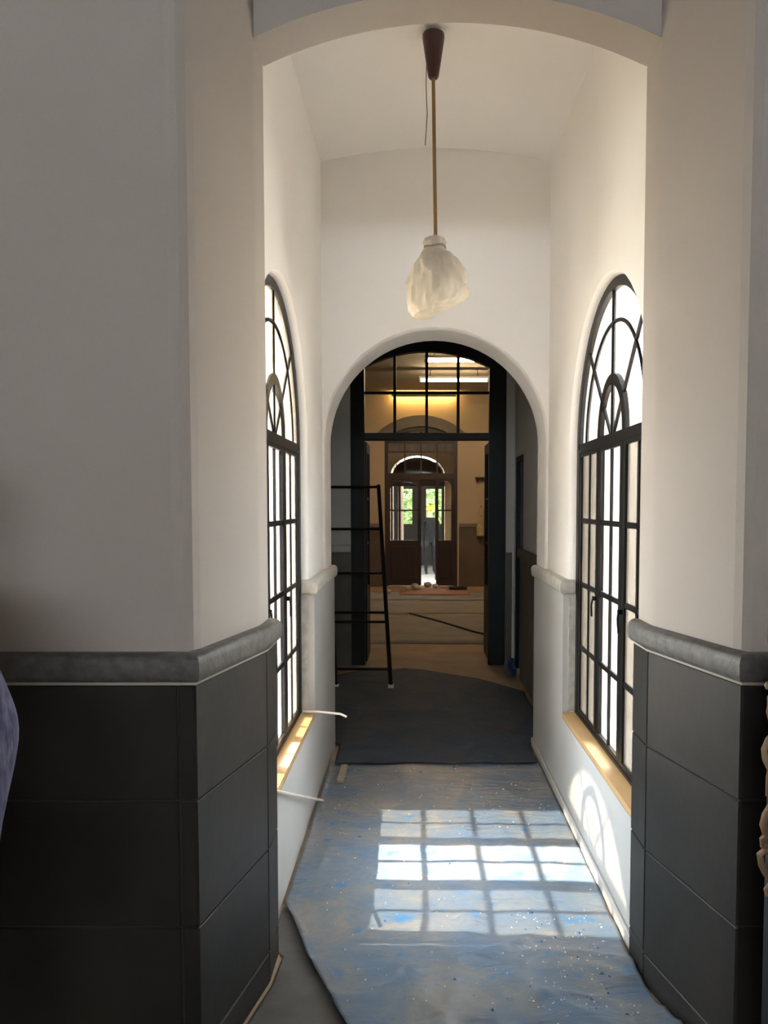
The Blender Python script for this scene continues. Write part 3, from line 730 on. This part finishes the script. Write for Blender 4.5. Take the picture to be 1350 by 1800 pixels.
def flecks(name, m, n, seed, smin, smax, label):
    rnd = random.Random(seed); mb = MB()
    for _ in range(n):
        y = 2.25 + 2.45 * rnd.random() ** 1.1; x = -.48 + 1.2 * rnd.random()
        if rnd.random() < .35: x = .35 + .35 * rnd.random(); y = 2.3 + .6 * rnd.random()
        a, b = xl1(y), xr1(y)
        if not a + .03 < x < b - .02: continue
        z = .0075 + h1(x, y, .5); s = rnd.uniform(smin, smax); an = rnd.random() * PI
        c, d = math.cos(an) * s, math.sin(an) * s
        mb.add([(x - c, y - d, z), (x + d * .6, y - c * .6, z), (x + c, y + d, z), (x - d * .6, y + c * .6, z), (x, y, z + s * .7)], [(0, 1, 4), (1, 2, 4), (2, 3, 4), (3, 0, 4)])
    tag(mb.build(name, m), label, 'debris', kind='stuff')
flecks('plaster_flecks', 'fleck', 330, 5, .0018, .0060, 'scattered pale plaster crumbs on the blue plastic sheet')
flecks('paint_flecks', 'fleck_blue', 46, 9, .004, .011, 'dark blue paint flakes scattered on the plastic sheet')

# paper sheets of the far hall floor
def paper(name, x0, x1, y0, y1, label, m='paper', z=.004, rot=0):
    mb = MB(); nx, ny = 10, 8; vs = []; fs = []
    for i in range(ny + 1):
        for j in range(nx + 1):
            x = x0 + (x1 - x0) * j / nx; y = y0 + (y1 - y0) * i / ny + .05 * noise.noise(Vector((x * .8, y0, 3)))
            vs.append((x, y, z + .006 * abs(noise.noise(Vector((x * 2, y * 2, 4))))))
    for i in range(ny):
        for j in range(nx): k = i * (nx + 1) + j; fs.append((k, k + 1, k + nx + 2, k + nx + 1))
    o = mb.add(vs, fs).build(name, m, None, True)
    so = o.modifiers.new('thickness', 'SOLIDIFY'); so.thickness = .003; so.offset = 1
    return tag(o, label, 'floor paper' if m == 'paper' else 'cardboard')
paper('floor_paper', -1.9, 2.6, 8.75, 11.05, 'grey-brown protective paper on the hall floor, nearest strip')
paper('floor_paper', -1.9, 2.6, 11.18, 12.7, 'grey-brown protective paper on the hall floor, strip behind the nearest')
paper('floor_paper', -1.9, 2.6, 12.8, 14.0, 'grey-brown protective paper on the hall floor, strip before the far door')
paper('cardboard_sheet', -.30, .95, 13.5, 14.2, 'rust-red cardboard sheet on the floor before the far door', 'cardboard', .016)
paper('cardboard_sheet', .05, .80, 14.25, 14.75, 'smaller rust-red cardboard sheet by the far door', 'cardboard', .006)
tag(MB().box(.62, .95, 14.32, 14.55, .02, .05, .004).build('dark_board', 'iron'), 'small black board lying on the floor right of the far door', 'board')
tag(MB().tube([(-.1, 11.1, .025), (.35, 10.3, .02), (.72, 9.5, .02), (1.0, 9.1, .02)], .012, 6).build('floor_cable', 'iron', None, True), 'black cable running diagonally over the hall floor paper', 'cable')
for k, (x, y, r, lb) in enumerate([(-.02, 14.3, .085, 'rubble lump left of the doorway gap, largest of the pile'), (.22, 14.72, .075, 'pale rubble lump in the gap between the far doors'), (.36, 14.60, .055, 'grey rubble lump right in the doorway gap'), (-.16, 14.2, .045, 'small pale rubble lump at the left of the pile'), (-.5, 13.75, .05, 'small rubble lump alone left of the cardboard')]):
    bm = bmesh.new(); bmesh.ops.create_icosphere(bm, subdivisions=2, radius=r)
    for v in bm.verts: v.co *= 1 + .35 * noise.noise(v.co * 12 + Vector((k * 3, 0, 0))); v.co.z *= .75
    zmin = min(v.co.z for v in bm.verts); me = bpy.data.meshes.new('rubble_lump'); bm.to_mesh(me); bm.free(); me.materials.append(M['rubble'])
    o = bpy.data.objects.new('rubble_lump', me); COL.objects.link(o); o.location = (x, y, -zmin + .012); tag(o, lb, 'rubble', 'rubble by the far door')
hs = empty('wall_shelf', (1.27, HY, 2.10)); tag(hs, 'thin dark shelf on the hall back wall right of the far door', 'shelf')
MB().box(-.13, .13, -.14, 0, 0, .03, .004).build('board', 'iron', hs)
for x in (-.09, .09): MB().box(x - .01, x + .01, -.10, 0, -.06, 0).build('bracket', 'iron', hs)
hc = empty('hanging_cloth', (1.26, HY - .05, 1.25)); tag(hc, 'tan cloth hanging from a hook right of the far door', 'cloth')
MB().tube([(0, .05, .30), (0, -.02, .30), (0, -.03, .33)], .008, 6).build('hook', 'iron', hc)
mb = MB().lathe([(.02, .30), (.05, .26), (.07, .15), (.06, .05), (.09, -.1), (.10, -.25)], (0, -.06, 0), 16)
mb.v = [(x + .03 * noise.noise(Vector((x * 9, y * 9, z * 6))), y * 1, z) for x, y, z in mb.v]
mb.build('cloth', 'tan_cloth', hc, True)

# small things in the corridor and lobby
tag(MB().tube([(-.60, 4.0, .510), (-.52, 3.99, .512), (-.40, 3.97, .506), (-.365, 3.965, .492)], .0065, 8).build('casement_stay', 'white_rod', None, True),
    'white rod lying on the left sill, its end poking into the passage', 'rod')
tag(MB().tube([(-.530, 2.80, .540), (-.500, 4.02, .024)], .0065, 8).build('leaning_stick', 'white_rod', None, True),
    'thin white stick leaning along the wall under the left window', 'stick')
tag(MB().box(-.455, -.415, 4.30, 4.56, .018, .036, .003).build('wood_offcut', 'timber'), 'small weathered wood offcut on the sheet by the left wall', 'offcut')
bmx = bmesh.new(); bmesh.ops.create_icosphere(bmx, subdivisions=3, radius=.1)
for v in bmx.verts: v.co *= 1 + .4 * noise.noise(v.co * 14); v.co.z *= .8; v.co.x *= .55; v.co.y *= 1.6
zm = min(v.co.z for v in bmx.verts); me = bpy.data.meshes.new('plastic_bundle'); bmx.to_mesh(me); bmx.free(); me.materials.append(M['blue_plastic'])
o = bpy.data.objects.new('plastic_bundle', me); COL.objects.link(o); o.location = (.885, 7.12, -zm + .001); tag(o, 'crumpled blue plastic bundle at the foot of the side door', 'plastic bundle')

# ladder leaning on the dark door frame
ld = empty('ladder', (-.55, 6.6, 0)); tag(ld, 'black metal ladder leaning left of the glazed doorway', 'ladder')
def lp(x, t): return Vector((x, .93 * t - .01, 1.79 * t))       # local, t 0..1 along height
rb, rt, lb_, lt = .328, .180, -.150, -.325
MB().tube([lp(rb, .012), lp(rt, 1)], .019, 8).build('rail', 'iron', ld, True)
MB().tube([lp(lb_, .012), lp(lt, 1)], .019, 8).build('rail', 'iron', ld, True)
for t in (.09, .305, .35, .54, .765, .99):
    MB().tube([lp(lb_ + (lt - lb_) * t, t), lp(rb + (rt - rb) * t, t)], .0125, 8).build('rung', 'iron', ld, True)
for x in (rb, lb_): MB().box(x - .024, x + .024, -.03, .03, .014, .04).build('foot', 'white_rod', ld)

# ------------------------------------------------------------------ carved wooden stand at the right edge
cs = empty('carved_stand', (.880, 1.87, 0)); tag(cs, 'carved tan wooden stand with scrollwork against the right pier', 'carved stand')
MB().box(.0, .05, -.03, .03, 0, 1.24, .006).box(.55, .60, -.03, .03, 0, 1.24, .006).box(.05, .55, -.02, .02, .12, .20, .004).box(.05, .55, -.02, .02, 1.14, 1.22, .004).build('frame', 'iron', cs)
MB().box(.05, .55, -.008, .008, .20, 1.14).build('back_panel', 'iron', cs)
def zpx(y): return 1.6 - (y - 887) * 1.87 / 1350 - .002
def xpx(x): return (x - 732) * 1.87 / 1350 - .875
def scroll(pts, r): MB().tube([(xpx(x), -.045 - .0 * i, zpx(y)) for i, (x, y) in enumerate(pts)], r, 8).build('scroll', 'carved', cs, True)
scroll([(1346, 1080), (1341, 1092), (1339, 1108), (1341, 1122), (1348, 1128)], .008)
MB().lathe([(.001, -.011), (.008, -.008), (.011, 0), (.008, .008), (.001, .011)], (xpx(1340), -.045, zpx(1199)), 12).build('bead', 'carved', cs, True)
scroll([(1347, 1212), (1341, 1220), (1342, 1234), (1340, 1246), (1344, 1260)], .006)
scroll([(1350, 1284), (1341, 1294), (1334, 1312), (1336, 1328), (1343, 1342), (1352, 1352)], .0075)
scroll([(1344, 1342), (1341, 1362), (1341, 1394)], .004)
scroll([(1348, 1412), (1339, 1428), (1335, 1446), (1340, 1460), (1347, 1466)], .0085)
scroll([(1344, 1462), (1335, 1472), (1336, 1482), (1345, 1486)], .008)
scroll([(1352, 1500), (1340, 1490), (1331, 1499), (1334, 1516), (1341, 1530), (1348, 1540)], .0085)
scroll([(1350, 1552), (1343, 1562), (1346, 1572)], .006)
for k in range(5):
    z = .25 + k * .18
    MB().tube([(.30 + .22 * math.cos(a * .45) * (1 - a / 22), -.02, z + .08 * math.sin(a * .45) * (1 - a / 22)) for a in range(20)], .012, 7).build('scroll', 'carved', cs, True)

# ------------------------------------------------------------------ people
def skin_body(name, joints, bones, root, parent, mats, pick):
    me = bpy.data.meshes.new(name)
    keys = list(joints); idx = {k: i for i, k in enumerate(keys)}
    me.from_pydata([joints[k][0] for k in keys], [(idx[a], idx[b]) for a, b in bones], []); me.update()
    o = bpy.data.objects.new(name + '_tmp', me); COL.objects.link(o)
    md = o.modifiers.new('skin', 'SKIN'); md.use_smooth_shade = True
    if not me.skin_vertices:
        bm = bmesh.new(); bm.from_mesh(me); bm.verts.layers.skin.verify(); bm.to_mesh(me); bm.free()
    for k in keys:
        sv = me.skin_vertices[0].data[idx[k]]; r = joints[k][1]
        sv.radius = r if isinstance(r, tuple) else (r, r); sv.use_root = (k == root)
    sb = o.modifiers.new('sub', 'SUBSURF'); sb.levels = 2; sb.render_levels = 2
    dg = bpy.context.evaluated_depsgraph_get()
    m2 = bpy.data.meshes.new_from_object(o.evaluated_get(dg)); m2.name = name
    bpy.data.objects.remove(o, do_unlink=True)
    m2.materials.clear()
    for m in mats: m2.materials.append(M[m])
    for p in m2.polygons: p.material_index = pick(p.center); p.use_smooth = True
    b = bpy.data.objects.new(name, m2); COL.objects.link(b); b.parent = parent
    return b
def make_person(loc, rotz, arms, top, bottom, label, group=None, hat=False, scale=1.0, dark_hands=False):
    """local: faces -Y, right hand at -X. arms: {side: [elbow, wrist, hand]}"""
    root = empty('person', loc); root.rotation_euler.z = rotz; root.scale = (scale,) * 3
    tag(root, label, 'person')
    J = {'pelvis': ((0, 0, .95), (.155, .11)), 'waist': ((0, 0, 1.10), (.135, .10)), 'chest': ((0, 0, 1.30), (.165, .115)),
         'collar': ((0, .005, 1.44), (.10, .075)), 'neck': ((0, .0, 1.51), .052), 'jaw': ((0, -.02, 1.575), (.062, .07)),
         'skull': ((0, -.005, 1.66), (.076, .092)), 'crown': ((0, .0, 1.72), (.05, .06))}
    B = [('pelvis', 'waist'), ('waist', 'chest'), ('chest', 'collar'), ('collar', 'neck'), ('neck', 'jaw'), ('jaw', 'skull'), ('skull', 'crown')]
    tips = []
    for s, n in ((-1, 'r'), (1, 'l')):
        J[n + 'hip'] = ((s * .095, 0, .87), .095); J[n + 'knee'] = ((s * .105, -.01, .49), .062); J[n + 'calf'] = ((s * .108, .01, .36), .058)
        J[n + 'ankle'] = ((s * .11, .015, .09), .043); J[n + 'ball'] = ((s * .118, -.10, .045), (.045, .035)); J[n + 'toe'] = ((s * .122, -.16, .035), (.036, .024))
        B += [('pelvis', n + 'hip'), (n + 'hip', n + 'knee'), (n + 'knee', n + 'calf'), (n + 'calf', n + 'ankle'), (n + 'ankle', n + 'ball'), (n + 'ball', n + 'toe')]
        el, wr, ha = arms[n]
        J[n + 'shoulder'] = ((s * .185, .005, 1.405), .066); J[n + 'elbow'] = (el, arms.get('relbow', .052) if n == 'r' else .05)
        J[n + 'uparm'] = (tuple((Vector((s * .185, .005, 1.405)) * .45 + Vector(el) * .55)), .058)
        J[n + 'wrist'] = (wr, arms.get('rwrist', .033) if n == 'l' else .033); J[n + 'palm'] = (ha, (.034, .020))
        B += [('collar', n + 'shoulder'), (n + 'shoulder', n + 'uparm'), (n + 'uparm', n + 'elbow'), (n + 'elbow', n + 'wrist'), (n + 'wrist', n + 'palm')]
        w_, h_ = Vector(wr), Vector(ha); d = (h_ - w_).normalized(); side = d.cross(Vector((s, 0, 0)))
        side = side.normalized() if side.length > .1 else Vector((0, 1, 0))
        for f, (off, ln) in enumerate(((-.026, .060), (-.009, .072), (.009, .068), (.025, .054))):
            k = '%sfinger%d' % (n, f); base = h_ + side * off + d * .028
            J[k + 'a'] = (tuple(base), .0095); J[k + 'b'] = (tuple(base + d * ln * .55 + Vector((-s * .006, 0, 0))), .0088); J[k + 'c'] = (tuple(base + d * ln + Vector((-s * .022, 0, 0))), .0075)
            B += [(n + 'palm', k + 'a'), (k + 'a', k + 'b'), (k + 'b', k + 'c')]; tips.append(k)
        k = n + 'thumb'; base = w_ + d * .03 - side * .03
        J[k + 'a'] = (tuple(base), .012); J[k + 'b'] = (tuple(base + d * .035 - side * .02), .0105); B += [(n + 'wrist', k + 'a'), (k + 'a', k + 'b')]
    hands = [Vector(arms[n][2]) for n in 'rl']; wrs = [Vector(arms[n][1]) for n in 'rl']
    def pick(c):
        if c.z > 1.495: return 2
        for h_, w_ in zip(hands, wrs):
            d = (h_ - w_).normalized()
            if (c - w_).length < .2 and (c - w_).dot(d) > 0.0: return 3 if dark_hands else 2  # dark hand colour stands in for shade on the distant figure
        if c.z < .06 or (c.z < .10 and c.y < -.03): return 3
        arm = abs(c.x) > .19 and c.z > .78
        return 0 if (c.z > .93 or arm) else 1
    body = skin_body('body', J, B, 'pelvis', root, [top, bottom, 'skin', 'iron'], pick)
    # face and hair
    for s in (-1, 1):
        e = MB().lathe([(.001, -.009), (.008, -.006), (.010, 0), (.008, .006), (.001, .009)], (s * .030, -.090, 1.655), 10).build('eye', 'eye_white', root, True)
        MB().lathe([(.0005, -.0045), (.0035, -.003), (.0045, 0), (.0035, .003), (.0005, .0045)], (s * .030, -.098, 1.655), 8).build('pupil', 'hair', e, True)
        MB().tube([(s * .076, .012, 1.675), (s * .088, .02, 1.67), (s * .089, .02, 1.645), (s * .078, .008, 1.625)], .009, 8).build('ear', 'skin', root, True)
        MB().tube([(s * .016, -.096, 1.678), (s * .032, -.097, 1.684), (s * .046, -.088, 1.678)], .004, 6).build('eyebrow', 'hair', root, True)
    MB().tube([(0, -.092, 1.665), (0, -.104, 1.635), (0, -.112, 1.618), (0, -.096, 1.610)], [.008, .011, .015, .008], 8).build('nose', 'skin', root, True)
    MB().tube([(-.022, -.086, 1.582), (0, -.096, 1.584), (.022, -.086, 1.582)], [.004, .007, .004], 8).build('mouth', 'lips', root, True)
    if hat:
        h = MB().lathe([(.115, 1.690), (.118, 1.70), (.112, 1.73), (.095, 1.775), (.06, 1.805), (.005, 1.815)], (0, .0, 0), 20).build('hard_hat', 'helmet', root, True)
        MB().box(-.07, .07, -.165, -.09, 1.690, 1.698, .003).build('brim', 'helmet', h)
    else:
        mb = MB().lathe([(.088, 1.62), (.098, 1.66), (.094, 1.71), (.072, 1.755), (.03, 1.775), (.004, 1.778)], (0, .016, 0), 24)
        mb.v = [(x * .93, max(y, -.075 + max(0, 1.70 - z) * 1.6), z) for x, y, z in mb.v]
        mb.build('hair', 'hair', root, True)
    return root
# bystander at the left edge: only the elbow of the sleeve enters the picture
make_person((-1.170, 1.55, 0), math.radians(0),
            {'r': [(-.25, .03, 1.13), (-.28, -.02, .90), (-.285, -.04, .81)], 'l': [(.287, .05, 1.125), (.258, -.02, .87), (.255, -.04, .78)], 'rwrist': .046},
            'purple_cloth', 'dark_cloth', 'person in a purple-blue sleeve, elbow showing at the left edge')
make_person((.345, 19.2, -.135), math.radians(10),
            {'r': [(-.24, .02, 1.12), (-.24, -.03, .88), (-.24, -.05, .79)], 'l': [(.24, .02, 1.12), (.24, -.03, .88), (.24, -.05, .79)]},
            'dark_cloth', 'dark_cloth', 'distant person in dark clothes and yellow hard hat beyond the far door', hat=True, scale=.95, dark_hands=True)
